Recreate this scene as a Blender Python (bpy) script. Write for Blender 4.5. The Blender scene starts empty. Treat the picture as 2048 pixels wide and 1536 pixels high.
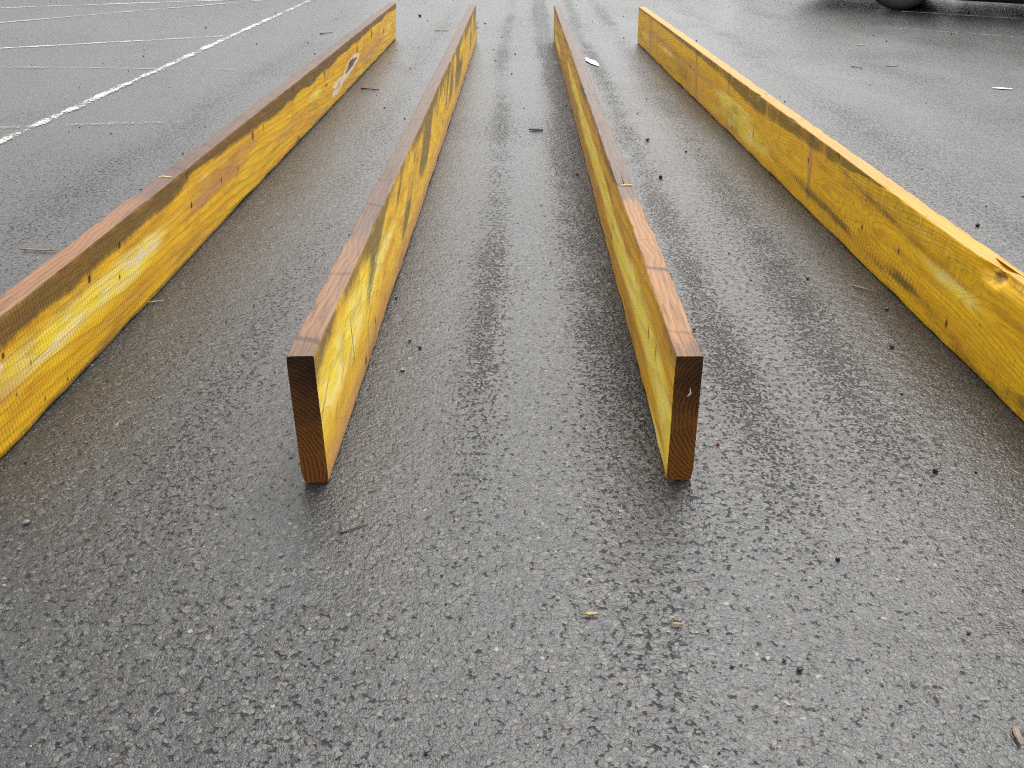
import bpy, math, random
import numpy as np
from mathutils import Matrix, Vector
R = math.radians
random.seed(7)
scene = bpy.context.scene

# ------------------------------------------------------------------ camera
CAM_H, PITCH, ROLL, FPX = 0.84571236, 0.472130411, 0.0203379824, 1909.52964
cp, sp, cr, sr = math.cos(PITCH), math.sin(PITCH), math.cos(ROLL), math.sin(ROLL)
_r, _u, _f = Vector((1, 0, 0)), Vector((0, sp, cp)), Vector((0, cp, -sp))
_rx, _ux = cr * _r + sr * _u, -sr * _r + cr * _u
cam_data = bpy.data.cameras.new('camera')
cam = bpy.data.objects.new('camera', cam_data)
scene.collection.objects.link(cam)
cam.matrix_world = Matrix(((_rx.x, _ux.x, -_f.x, 0), (_rx.y, _ux.y, -_f.y, 0), (_rx.z, _ux.z, -_f.z, CAM_H), (0, 0, 0, 1)))
cam_data.sensor_fit = 'HORIZONTAL'; cam_data.sensor_width = 36.0
cam_data.lens = FPX / 2048 * 36.0
cam_data.clip_start = 0.05; cam_data.clip_end = 2000
scene.camera = cam

# ------------------------------------------------------------------ overcast sky, soft sun
SUN_EL, SUN_AZ = R(58), R(20)          # sun behind cloud, beyond the far ends of the boards
world = bpy.data.worlds.new('World'); scene.world = world; world.use_nodes = True
nt = world.node_tree; nt.nodes.clear()
sky = nt.nodes.new('ShaderNodeTexSky'); sky.sky_type = 'NISHITA'; sky.sun_disc = False
sky.sun_elevation = SUN_EL; sky.sun_rotation = SUN_AZ; sky.air_density = 1.0; sky.dust_density = 4.0; sky.ozone_density = 1.0
hs = nt.nodes.new('ShaderNodeHueSaturation'); hs.inputs['Saturation'].default_value = 0.03
bg = nt.nodes.new('ShaderNodeBackground'); bg.inputs['Strength'].default_value = 0.14
ow = nt.nodes.new('ShaderNodeOutputWorld')
nt.links.new(sky.outputs[0], hs.inputs['Color']); nt.links.new(hs.outputs[0], bg.inputs['Color']); nt.links.new(bg.outputs[0], ow.inputs[0])
sun_data = bpy.data.lights.new('sun', 'SUN'); sun_data.energy = 0.7; sun_data.angle = R(50); sun_data.color = (1, 0.97, 0.93)
sun = bpy.data.objects.new('sun', sun_data); scene.collection.objects.link(sun)
sd = Vector((math.sin(SUN_AZ) * math.cos(SUN_EL), math.cos(SUN_AZ) * math.cos(SUN_EL), math.sin(SUN_EL)))
sun.rotation_euler = sd.to_track_quat('Z', 'Y').to_euler(); sun.location = sd * 30
scene.view_settings.view_transform = 'Standard'; scene.view_settings.look = 'None'
scene.view_settings.gamma = 1.0; scene.view_settings.use_curve_mapping = False
scene.view_settings.exposure = 1.28
scene.render.engine = 'CYCLES'
scene.cycles.use_denoising = False; scene.cycles.adaptive_threshold = .015; scene.cycles.pixel_filter_type = 'BLACKMAN_HARRIS'; scene.cycles.filter_width = 1.15
scene.cycles.max_bounces = 4; scene.cycles.diffuse_bounces = 2; scene.cycles.glossy_bounces = 2

# ------------------------------------------------------------------ helpers
C = scene.collection
def tag(o, label=None, cat=None, group=None, kind=None):
    for k, v in (('label', label), ('category', cat), ('group', group), ('kind', kind)):
        if v: o[k] = v
    return o
def obj(name, me, mat=None, parent=None):
    o = bpy.data.objects.new(name, me); C.objects.link(o)
    if mat is not None:
        for m in (mat if isinstance(mat, (list, tuple)) else [mat]): me.materials.append(m)
    if parent is not None: o.parent = parent
    return o
def mesh(name, v, f, smooth=True):
    me = bpy.data.meshes.new(name); me.from_pydata([tuple(map(float, p)) for p in v], [], f); me.update()
    if smooth: me.polygons.foreach_set('use_smooth', [True] * len(me.polygons))
    return me
def grid_mesh(name, P, smooth=True, wrap=False):
    """P: (n, m, 3) array -> quad mesh"""
    n, m, _ = P.shape
    me = bpy.data.meshes.new(name)
    a = np.arange(n * m).reshape(n, m)
    if wrap: a = np.concatenate([a, a[:, :1]], 1)
    q = np.stack([a[:-1, :-1], a[1:, :-1], a[1:, 1:], a[:-1, 1:]], -1).reshape(-1, 4).astype(np.int32)
    me.vertices.add(n * m); me.vertices.foreach_set('co', P.reshape(-1).astype(np.float32))
    me.loops.add(q.size); me.loops.foreach_set('vertex_index', q.reshape(-1))
    me.polygons.add(len(q)); me.polygons.foreach_set('loop_start', (np.arange(len(q)) * 4).astype(np.int32))
    me.polygons.foreach_set('use_smooth', np.full(len(q), smooth))
    me.update(calc_edges=True); me.validate()
    return me
def _hash(ix, iy, seed):
    h = (ix.astype(np.int64) * 374761393 + iy.astype(np.int64) * 668265263 + seed * 2147483647) & 0xffffffff
    h = ((h ^ (h >> 13)) * 1274126177) & 0xffffffff
    h = h ^ (h >> 16)
    return (h & 0xffff) / 65535.0
def vn(x, y, seed=0):
    x, y = np.broadcast_arrays(np.asarray(x, float), np.asarray(y, float))
    ix, iy = np.floor(x).astype(np.int64), np.floor(y).astype(np.int64)
    fx, fy = x - ix, y - iy
    fx = fx * fx * (3 - 2 * fx); fy = fy * fy * (3 - 2 * fy)
    a, b = _hash(ix, iy, seed), _hash(ix + 1, iy, seed)
    c, d = _hash(ix, iy + 1, seed), _hash(ix + 1, iy + 1, seed)
    return (a * (1 - fx) + b * fx) * (1 - fy) + (c * (1 - fx) + d * fx) * fy
def fbm(x, y, seed=0, o=4):
    s, a, t = 0, 1, 0
    for k in range(o):
        s = s + a * vn(np.asarray(x) * 2 ** k + 17.3 * k, np.asarray(y) * 2 ** k - 9.1 * k, seed + k); t += a; a *= .5
    return s / t
def sstep(a, b, x):
    t = np.clip((x - a) / (b - a), 0, 1); return t * t * (3 - 2 * t)

class NT:
    """tiny node-building helper"""
    def __init__(s, name, disp=False):
        s.m = bpy.data.materials.new(name); s.m.use_nodes = True; s.t = s.m.node_tree; s.t.nodes.clear()
        s.out = s.t.nodes.new('ShaderNodeOutputMaterial'); s.b = s.t.nodes.new('ShaderNodeBsdfPrincipled')
        s.t.links.new(s.b.outputs[0], s.out.inputs[0])
        if disp: s.m.displacement_method = disp
    def n(s, t, **k):
        x = s.t.nodes.new(t)
        for a, b in k.items(): setattr(x, a, b)
        return x
    def put(s, sock, v):
        if isinstance(v, bpy.types.NodeSocket): s.t.links.new(v, sock)
        elif v is not None:
            if hasattr(sock.default_value, '__len__') and len(sock.default_value) == 4 and len(v) == 3: v = (*v, 1)
            sock.default_value = v
    def set(s, **k):
        for a, v in k.items(): s.put(s.b.inputs[a.replace('_', ' ')], v)
    def math(s, op, a, b=None, c=None, clamp=False):
        x = s.n('ShaderNodeMath', operation=op, use_clamp=clamp)
        for i, v in enumerate((a, b, c)):
            if v is not None: s.put(x.inputs[i], v)
        return x.outputs[0]
    def add(s, a, b): return s.math('ADD', a, b)
    def mul(s, a, b): return s.math('MULTIPLY', a, b)
    def sub(s, a, b): return s.math('SUBTRACT', a, b)
    def ss(s, x, a, b, lo=0., hi=1.):
        r = s.n('ShaderNodeMapRange', interpolation_type='SMOOTHSTEP')
        s.put(r.inputs[0], x); s.put(r.inputs[1], a); s.put(r.inputs[2], b); s.put(r.inputs[3], lo); s.put(r.inputs[4], hi)
        return r.outputs[0]
    def mix(s, f, a, b, mode='MIX'):
        x = s.n('ShaderNodeMix', data_type='RGBA', blend_type=mode)
        s.put(x.inputs[0], f); s.put(x.inputs[6], a); s.put(x.inputs[7], b)
        return x.outputs[2]
    def coord(s): return s.n('ShaderNodeTexCoord').outputs['Object']
    def map(s, v, sc=(1, 1, 1), loc=(0, 0, 0), rot=(0, 0, 0)):
        x = s.n('ShaderNodeMapping'); s.put(x.inputs[0], v); x.inputs['Scale'].default_value = sc
        x.inputs['Location'].default_value = loc; x.inputs['Rotation'].default_value = rot
        return x.outputs[0]
    def noise(s, v, sc, det=3, rough=.5, dist=0., dims='3D'):
        x = s.n('ShaderNodeTexNoise', noise_dimensions=dims); s.put(x.inputs['Vector'], v); x.inputs['Scale'].default_value = sc
        x.inputs['Detail'].default_value = det; x.inputs['Roughness'].default_value = rough; x.inputs['Distortion'].default_value = dist
        return x.outputs
    def vor(s, v, sc, feature='F1', rnd=1., sm=None, dims='2D'):
        x = s.n('ShaderNodeTexVoronoi', feature=feature, voronoi_dimensions=dims); s.put(x.inputs['Vector'], v)
        x.inputs['Scale'].default_value = sc; x.inputs['Randomness'].default_value = rnd
        if sm is not None: x.inputs['Smoothness'].default_value = sm
        return x.outputs
    def ramp(s, f, stops, interp='LINEAR'):
        x = s.n('ShaderNodeValToRGB'); x.color_ramp.interpolation = interp; e = x.color_ramp.elements
        while len(e) < len(stops): e.new(0.5)
        for q, (p, c) in zip(e, stops): q.position = p; q.color = (*c, 1) if len(c) == 3 else c
        s.put(x.inputs[0], f); return x.outputs[0]
    def attr(s, name):
        return s.n('ShaderNodeAttribute', attribute_name=name).outputs
    def sep(s, c):
        x = s.n('ShaderNodeSeparateColor'); s.put(x.inputs[0], c); return x.outputs
    def xyz(s, c):
        x = s.n('ShaderNodeSeparateXYZ'); s.put(x.inputs[0], c); return x.outputs
    def comb(s, x, y, z):
        q = s.n('ShaderNodeCombineXYZ')
        for i, v in enumerate((x, y, z)): s.put(q.inputs[i], v)
        return q.outputs[0]
    def bump(s, h, dist=.001, st=1., normal=None):
        x = s.n('ShaderNodeBump'); x.inputs['Strength'].default_value = st; x.inputs['Distance'].default_value = dist
        s.put(x.inputs['Height'], h)
        if normal is not None: s.put(x.inputs['Normal'], normal)
        return x.outputs[0]

# ------------------------------------------------------------------ wet asphalt
def asphalt_material():
    m = NT('wet_asphalt', 'BUMP')
    co = m.coord(); G = m.sep(m.attr('surface')['Color']); rav, dust, film = G[0], G[1], G[2]
    wob = m.noise(co, 70, 1, dims='2D')
    warp = m.n('ShaderNodeVectorMath', operation='MULTIPLY_ADD'); m.put(warp.inputs[0], wob['Color']); warp.inputs[1].default_value = (.007, .007, 0); m.put(warp.inputs[2], co)
    wv = warp.outputs[0]
    v1 = m.vor(wv, 135, 'F1'); v2 = m.vor(wv, 330, 'F1')
    cell = m.sep(v1['Color']); cell2 = m.sep(v2['Color'])
    dome = m.ss(v1['Distance'], .75, .25)
    n1 = m.noise(co, 75, 3, .62, dims='2D')['Fac']; n2 = m.noise(co, 380, 2, .6, dims='2D')['Fac']
    lo = m.add(.345, m.mul(rav, .24))
    gap = m.mul(m.ss(n1, m.add(lo, .08), m.sub(lo, .07)), m.ss(m.add(v1['Distance'], m.mul(n2, .28)), .48, .74))
    n4 = m.noise(co, 27, 4, .68, dims='2D')['Fac']                      # open texture that still shows further off
    big = m.mul(m.ss(n4, m.add(.36, m.mul(rav, .13)), m.add(.27, m.mul(rav, .13))), m.mul(m.ss(n1, .62, .40), m.add(.35, m.mul(rav, .45))))
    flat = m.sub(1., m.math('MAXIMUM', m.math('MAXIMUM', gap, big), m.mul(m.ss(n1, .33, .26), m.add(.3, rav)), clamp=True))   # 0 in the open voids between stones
    h = m.mul(m.mul(dome, cell[0]), .0007)
    h = m.add(h, m.mul(flat, m.add(.0008, m.mul(rav, .0012))))
    h = m.add(h, m.mul(n2, m.add(.00025, m.mul(rav, .0004))))
    h = m.add(h, m.mul(v2['Distance'], -.0004)); h = m.add(h, m.mul(n4, m.add(.0015, m.mul(rav, .003))))
    dn = m.n('ShaderNodeDisplacement'); m.put(dn.inputs['Height'], h); dn.inputs['Midlevel'].default_value = 0; dn.inputs['Scale'].default_value = 1
    m.t.links.new(dn.outputs[0], m.out.inputs['Displacement'])
    stone = m.ramp(cell[1], [(0, (.042, .042, .042)), (.5, (.066, .065, .062)), (.78, (.105, .102, .092)), (.90, (.115, .112, .10)), (.955, (.14, .125, .095)), (.98, (.12, .085, .065)), (.994, (.24, .235, .215))], 'CONSTANT')
    grit = m.ramp(cell2[0], [(0, (.031, .031, .031)), (.5, (.058, .057, .054)), (.8, (.085, .084, .080)), (.97, (.14, .13, .11)), (.995, (.26, .255, .24))], 'CONSTANT')
    binder = m.mix(m.ss(n2, .3, .7), (.027, .027, .027), (.058, .057, .055))
    showst = m.mul(m.ss(v1['Distance'], .52, .40), m.ss(cell[2], .50, .56))
    col = m.mix(m.mul(m.ss(v2['Distance'], .6, .35), .8), binder, grit)
    col = m.mix(m.mul(showst, .85), col, stone)
    col = m.mix(m.mul(dust, .22), col, (.062, .058, .052))
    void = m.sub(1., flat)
    col = m.mix(m.mul(void, .95), col, (.004, .004, .005))  # shade down in the voids, painted into the colour as near-black
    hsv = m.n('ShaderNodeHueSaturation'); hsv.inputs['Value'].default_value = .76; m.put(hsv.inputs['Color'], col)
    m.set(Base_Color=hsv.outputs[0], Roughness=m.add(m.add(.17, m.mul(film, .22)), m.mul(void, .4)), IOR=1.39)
    return m.m
ASPHALT = asphalt_material()

def graded(a, b, fine0, fine1, step, grow):
    """grid lines, evenly fine in [fine0, fine1], growing outwards to a and b"""
    L = list(np.arange(fine0, fine1 + 1e-9, step))
    s, x, hi = step, fine1, []
    while x < b: s = s * grow if s < 2000 else s; x += s; hi.append(min(x, b))
    s, x, lo = step, fine0, []
    while x > a: s *= grow; x -= s; lo.append(max(x, a))
    return np.array(lo[::-1] + L + hi)
STEP = 0.003
gx = graded(-400, 400, -.95, .95, STEP * 1.3, 1.035)
gy = list(np.arange(.60, 1.9, STEP)); y, s = gy[-1], STEP
while y < 11: s = STEP * (y / 1.9) ** 2; y += s; gy.append(y)
while y < 600: s *= 1.18; y += s; gy.append(y)
y, s, back = .60, STEP, []
while y > -150: s *= 1.12; y -= s; back.append(y)
gy = np.array(back[::-1] + gy)
X, Y = np.meshgrid(gx, gy, indexing='ij')
def track(x, y, xc, w, seed): return np.exp(-((x - xc - .05 * (vn(y * .7, 1, seed) - .5)) / w) ** 2) * (.40 + .85 * vn(y * 1.4, 2, seed))
TR = 1.5 * track(X, Y, .15, .05, 81) + .8 * track(X, Y, .215, .03, 80) + .85 * track(X, Y, -.08, .045, 82) + 1.0 * track(X, Y, .43, .05, 83) + .7 * track(X, Y, .68, .06, 84) + .45 * track(X, Y, -.55, .06, 85) + .5 * track(X, Y, -1.35, .1, 86) + .5 * track(X, Y, 1.45, .12, 87) + .5 * track(X, Y, .95, .08, 88) + .5 * track(X, Y, 2.1, .15, 89)
TR = TR * np.where(np.abs(X - .16) < .16, .24 + .76 * sstep(1.15, 1.8, Y), sstep(.9, 1.8, Y))
rav = np.clip(sstep(.44, .70, fbm(X * 3.2, Y * 1.3, 91, 4)) * .28 + TR * (.35 + 1.3 * fbm(X * 13, Y * 11, 92, 4)) * .85, 0, 1)
dust = sstep(.45, .75, fbm(X * 1.3, Y * 1.1, 93, 4)); film = fbm(X * 2.4, Y * 1.6, 94, 4)
near = sstep(9., 5., np.hypot(X, Y)) * sstep(3.5, 2., np.abs(X))
Zg = near * ((fbm(X * 7, Y * 7, 95, 3) - .5) * .003 + (fbm(X * 48, Y * 48, 96, 2) - .5) * (.0010 + .0022 * rav) * sstep(1.6, 1., np.abs(X)) * sstep(3.4, 2.2, Y)) - .0012
gm = grid_mesh('ground', np.stack([X, Y, Zg], -1))
gm.attributes.new('surface', 'FLOAT_COLOR', 'POINT').data.foreach_set('color', np.stack([rav, dust, film, np.ones_like(X)], -1).reshape(-1).astype(np.float32))
ground = obj('ground', gm, ASPHALT)
tag(ground, 'wet grey asphalt car park surface', kind='structure')

# ------------------------------------------------------------------ worn white paint lines
def paint_material(name, wear, col=(.78, .77, .72)):
    m = NT(name); co = m.coord()
    n1 = m.noise(co, 75, 4, .7)['Fac']; n2 = m.noise(co, 5, 4, .6)['Fac']; n3 = m.noise(co, 190, 2)['Fac']
    e = m.attr('edge')['Fac']
    k = m.add(m.add(m.mul(n1, .7), m.mul(n3, .3)), m.add(m.mul(m.sub(n2, .5), .5), m.mul(m.sub(e, 1.), .35)))
    a = m.ss(k, wear - .06, wear + .06)
    m.set(Base_Color=m.mix(m.noise(co, 25, 3)['Fac'], col, tuple(c * .72 for c in col)), Roughness=.5, Alpha=a)
    m.set(Normal=m.bump(n1, .001, .6))
    return m.m
PAINT = paint_material('white_road_paint', .505, (.66, .65, .61))
PAINT_OLD = paint_material('worn_road_paint', .49, (.42, .41, .39))
PAINT_GHOST = paint_material('ghost_road_paint', .555, (.30, .295, .28))
def painted_line(p, q, w, mat, label, seed=0):
    p, q = np.array(p, float), np.array(q, float); L = np.hypot(*(q - p)); d = (q - p) / L; nrm = np.array([-d[1], d[0]])
    ns = max(8, int(L / .03)); t = np.linspace(0, 1, ns); lat = np.linspace(-.5, .5, 7)
    P = np.zeros((ns, 7, 3)); E = np.zeros((ns, 7))
    for j, l in enumerate(lat):
        off = l * w * (1 + .25 * (vn(t * L * 6, j * 0 + (l > 0) * 9, seed) - .5)) + .012 * (vn(t * L * .7, 3, seed) - .5)
        P[:, j, :2] = p + np.outer(t * L, d) + np.outer(off, nrm); P[:, j, 2] = .0022
        E[:, j] = 1 - abs(l * 2) ** 3
    P[:, :, :2] -= p
    me = grid_mesh('painted_line', P); me.attributes.new('edge', 'FLOAT', 'POINT').data.foreach_set('value', E.reshape(-1).astype(np.float32))
    o = obj('painted_line', me, mat); o.location = (p[0], p[1], 0)
    return tag(o, label, 'road marking', 'white painted lines on the asphalt')
painted_line((-1.93, 2.6), (-1.79, 13), .075, PAINT, 'long white painted line running alongside the boards on the left', 1)
painted_line((-4.6, 4.79), (-1.93, 6.56), .075, PAINT, 'crisp white bay line meeting the long line left of the boards', 2)
painted_line((-6.2, 6.53), (-1.9, 9.27), .085, PAINT, 'farthest white bay line at the top left corner', 3)
painted_line((-4.9, 5.2), (-2.2, 8.95), .07, PAINT_OLD, 'faded grey bay line between the two crisp ones', 4)
painted_line((-3.6, 5.12), (-1.5, 5.26), .10, PAINT_GHOST, 'ghost of an old scuffed line crossing the long white line', 5)
painted_line((-2.3, 3.72), (-1.35, 3.96), .10, PAINT_GHOST, 'short ghost streak near the left edge below the bay lines', 6)
painted_line((3.38, 9.07), (6.4, 7.6), .075, PAINT, 'white line along the dark shadow under the parked car', 7)
painted_line((2.9, 7.75), (5.2, 6.5), .05, PAINT_GHOST, 'faint scuffed streak on the asphalt in front of the car', 8)

# ------------------------------------------------------------------ timber boards
BH, BT = 0.225, 0.0422
BOARDS = {1: (-.86354, 1.29295, .00726, .04566, 5.29076), 2: (-.31054, 1.29295, .00346, -.03631, 5.23971),
          3: (.27804, 1.32379, -.0056, -.02658, 5.28893), 4: (.9723, 1.29295, -.03197, -.04029, 5.33577)}

def blob(S, Z, s, z, rs, rz, p=2.):
    return np.exp(-(((S - s) / rs) ** 2 + ((Z - z) / rz) ** 2))
def band(S, Z, pts, w):
    """soft streak following a polyline of (s, z)"""
    pts = sorted(pts); ss_, zz = zip(*pts)
    zc = np.interp(S, ss_, zz); ww = np.interp(S, ss_, w) if hasattr(w, '__len__') else w
    return np.exp(-((Z - zc) / ww) ** 2) * sstep(ss_[0] - .15, ss_[0] + .02, S) * (1 - sstep(ss_[-1] - .02, ss_[-1] + .15, S))

def side_material(name, base=((.42, .20, .018), (.60, .33, .020)), darkc=(.075, .040, .022), ripple=False, cross=False, mouldc=(.12, .09, .02), RINGS=22., scratch=None, ringw=1., palec=((.94, .72, .035), (.95, .84, .36))):
    m = NT(name); co = m.coord(); A = m.attr('stainA'); B = m.attr('stainB')
    a = m.sep(A['Color']); b = m.sep(B['Color']); alpha = A['Alpha']; saw = B['Alpha']
    st = m.map(co, (2.2, 1, 30)); nz = m.noise(st, 1, 4, .6)['Fac']
    fib = m.noise(m.map(co, (9, 1, 210)), 1, 4, .65)['Fac']             # fibres
    fine = m.noise(m.map(co, (60, 1, 170)), 1, 4, .65)['Fac']; mid = m.noise(m.map(co, (7, 1, 26)), 1, 5, .62)['Fac']
    drip = m.noise(m.map(co, (70, 1, 8)), 1, 4, .65)['Fac']            # vertical drips
    col = m.mix(m.ss(m.add(m.mul(nz, .6), m.mul(mid, .4)), .34, .64), base[0], base[1])
    # growth rings, the ring phase comes from the board's own geometry
    ph = m.add(m.mul(b[0], RINGS), m.mul(m.sub(mid, .5), .6))
    fr = m.math('FRACT', ph)
    ring = m.mul(m.ss(fr, .45, .93), m.ss(fr, 1., .93))
    col = m.mix(m.mul(ring, m.mul(m.ss(m.add(m.mul(nz, .5), m.mul(mid, .5)), .36, .62, .02, .70), ringw)), col, (.36, .135, .010))
    col = m.mix(m.mul(m.ss(m.add(alpha, m.mul(m.sub(mid, .5), .9)), .25, .95), .75), col, m.mix(fib, (.34, .145, .060), (.56, .30, .13)))
    pale = m.ss(m.add(a[1], m.add(m.mul(m.sub(nz, .5), .6), m.mul(m.sub(fib, .5), .35))), .25, .95)
    pcol = m.mix(m.ss(mid, .40, .68), *palec)
    col = m.mix(m.mul(pale, .9), col, m.mix(m.mul(ring, .35), pcol, (.62, .40, .03)))
    drk = m.ss(m.add(m.add(a[0], m.mul(m.sub(drip, .5), .5)), m.add(m.mul(m.sub(fine, .5), .35), m.mul(m.sub(nz, .5), .3))), .25, .80)
    col = m.mix(m.mul(drk, .90), col, m.mix(m.ss(fib, .3, .7), darkc, tuple(min(1, c * 2.2) for c in darkc)))
    mo = m.ss(m.add(m.add(a[2], m.mul(m.sub(drip, .5), .6)), m.add(m.mul(m.sub(fine, .5), .7), m.mul(m.sub(nz, .5), .7))), .28, .95)
    col = m.mix(m.mul(mo, .80), col, m.mix(fine, (.030, .026, .012), mouldc))
    if scratch:
        sx = m.noise(m.map(m.map(co, rot=(0, R(scratch), 0)), (5, 1, 80)), 1, 5, .72)['Fac']; sm = m.ss(m.add(sx, m.mul(m.sub(nz, .5), .4)), .52, .72)
        col = m.mix(m.mul(sm, .75), col, m.mix(fine, (.035, .03, .014), (.17, .11, .03)))
    # scar with pale torn rim, knots
    sc = m.add(b[2], m.add(m.mul(m.sub(fine, .5), .40), m.mul(m.sub(mid, .5), .35)))
    col = m.mix(m.ss(sc, .27, .42), col, m.mix(fib, (.70, .56, .36), (.90, .82, .68)))
    col = m.mix(m.ss(sc, .72, .84), col, m.mix(fib, (.05, .022, .018), (.20, .11, .075)))
    kn = m.add(b[1], m.mul(m.sub(fine, .5), .4))
    col = m.mix(m.mul(m.ss(kn, .30, .8), .8), col, (.16, .055, .012))
    col = m.mix(m.mul(m.ss(fib, .52, .74), .45), col, tuple(c * .38 for c in base[0]))
    col = m.mix(m.mul(m.ss(fine, .60, .76), .30), col, tuple(c * .30 for c in base[0]))
    col = m.mix(m.mul(m.ss(fib, .45, .28), .30), col, tuple(min(1, c * 1.25) for c in base[1]))
    blotch = m.noise(m.map(co, (3.2, 1, 17)), 1, 5, .7)['Fac']
    col = m.mix(m.mul(m.ss(blotch, .50, .72), .55), col, m.mix(fib, (.17, .075, .012), (.34, .15, .03)))
    # saw marks across the board
    x = m.xyz(co)
    sawph = m.add(m.mul(x[0], 620. if not ripple else 330.), m.add(m.mul(x[2], 60.), m.mul(m.sub(mid, .5), 9.)))
    sawl = m.mul(m.math('SINE', sawph), saw)
    col = m.mix(m.mul(m.mul(m.ss(sawl, .1, 1.), m.ss(mid, .3, .65)), .50 if ripple else .20), col, (.24, .12, .008))
    if cross:
        s2 = m.mul(m.math('SINE', m.mul(x[2], 760.)), saw); col = m.mix(m.mul(m.mul(m.ss(s2, .2, 1.), m.ss(mid, .35, .65)), .22), col, (.30, .17, .01))
    # treatment slits and nail holes: lens-shaped cuts
    cut = m.attr('cut')['Fac']
    hgt = m.add(m.mul(fib, .5), m.mul(fine, .25))
    hgt = m.add(hgt, m.mul(sawl, .5 if ripple else .18)); hgt = m.add(hgt, m.mul(ring, -.15)); hgt = m.add(hgt, m.mul(m.sub(drk, 1.), .1))
    if True:
        cm = m.ss(m.add(cut, m.mul(m.sub(fine, .5), .6)), 1.15, .65)
        halo = m.ss(cut, 2.6, .8); col = m.mix(m.mul(halo, .35), col, (.22, .10, .012))
        col = m.mix(m.mul(cm, .92), col, m.mix(fine, (.012, .006, .003), (.09, .045, .015))); hgt = m.sub(hgt, m.mul(cm, 2.5))
    m.set(Base_Color=col, Roughness=m.add(.32, m.mul(m.add(nz, fib), .16)), IOR=1.40, Normal=m.bump(hgt, .0016, .9))
    return m.m

def top_material(name, c0, c1, c2, near=None):
    """sawn top edge: c0 wood, c1 weathered, c2 dark; attribute A.r dark bands, A.g fresh wood"""
    m = NT(name); co = m.coord(); A = m.attr('stainA'); a = m.sep(A['Color'])
    nz = m.noise(m.map(co, (1.6, 26, 1)), 1, 4, .6)['Fac']; fib = m.noise(m.map(co, (8, 240, 1)), 1, 3, .6)['Fac']
    fine = m.noise(co, 150, 3, .6)['Fac']; mid = m.noise(m.map(co, (11, 30, 1)), 1, 4, .6)['Fac']
    wv = m.noise(m.map(co, (3.5, 6, 1)), 1, 3, .6)['Fac']
    x = m.xyz(co)
    ph = m.add(m.mul(x[1], 95.), m.mul(wv, 5.5)); fr = m.math('FRACT', ph); ring = m.mul(m.ss(fr, .1, .92), m.ss(fr, 1., .94))
    col = m.mix(m.ss(m.add(a[1], m.mul(m.sub(mid, .5), .6)), .3, .7), c1, c0)
    col = m.mix(m.mul(ring, .42), col, tuple(k * .55 for k in c1))
    col = m.mix(m.mul(m.ss(fib, .48, .74), .5), col, c2)
    col = m.mix(m.mul(m.ss(nz, .55, .75), .3), col, c2)
    dk = m.ss(m.add(a[0], m.add(m.mul(m.sub(fine, .5), .5), m.mul(m.sub(mid, .5), .9))), .30, .95)
    col = m.mix(m.mul(dk, .75), col, c2)
    rad = m.ss(m.math('FRACT', m.add(m.mul(x[0], 24.), m.mul(m.noise(co, 7, 2)['Fac'], 9.))), .93, .985)
    col = m.mix(m.mul(rad, .3), col, c2)
    m.set(Base_Color=col, Roughness=m.add(.44, m.mul(fib, .22)), IOR=1.30, Normal=m.bump(m.add(m.mul(fib, .6), m.mul(fine, .3)), .0011, .8))
    return m.m

def end_material(name, pith, seed):
    m = NT(name); co = m.coord(); x = m.xyz(co)
    d = m.n('ShaderNodeVectorMath', operation='DISTANCE'); m.put(d.inputs[0], m.comb(0., x[1], x[2])); d.inputs[1].default_value = (0, pith[0], pith[1])
    wob = m.noise(co, 30, 3)['Fac']; fine = m.noise(co, 300, 3, .65)['Fac']; lo = m.noise(co, 13, 3, .6)['Fac']
    fr = m.math('FRACT', m.add(m.mul(d.outputs['Value'], 150.), m.mul(wob, 2.2))); ring = m.mul(m.ss(fr, .2, .9), m.ss(fr, 1., .93))
    ray = m.noise(m.map(co, (1, 60, 420)), 1, 3, .7)['Fac']
    dark = m.ss(m.add(m.attr('stainA')['Fac'], m.add(m.mul(m.sub(lo, .5), .9), m.mul(m.sub(fine, .5), .5))), .10, 1.15)
    col = m.mix(dark, m.mix(ray, (.13, .042, .007), (.27, .105, .014)), m.mix(ray, (.010, .006, .005), (.034, .013, .007)))
    col = m.mix(m.mul(m.mul(ring, m.ss(lo, .20, .50)), .85), col, m.mix(dark, (.06, .018, .004), (.007, .004, .004)))
    col = m.mix(m.mul(m.ss(fine, .56, .70), .6), col, m.mix(dark, (.42, .20, .03), (.085, .042, .016)))
    sawy = m.math('SINE', m.add(m.mul(x[1], 300.), m.add(m.mul(x[2], 1700.), m.mul(wob, 8.))))
    m.set(Base_Color=col, Roughness=.55, IOR=1.3, Normal=m.bump(m.add(m.add(m.mul(ring, -.4), m.mul(fine, .8)), m.mul(sawy, .15)), .0009, .9))
    return m.m

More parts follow.
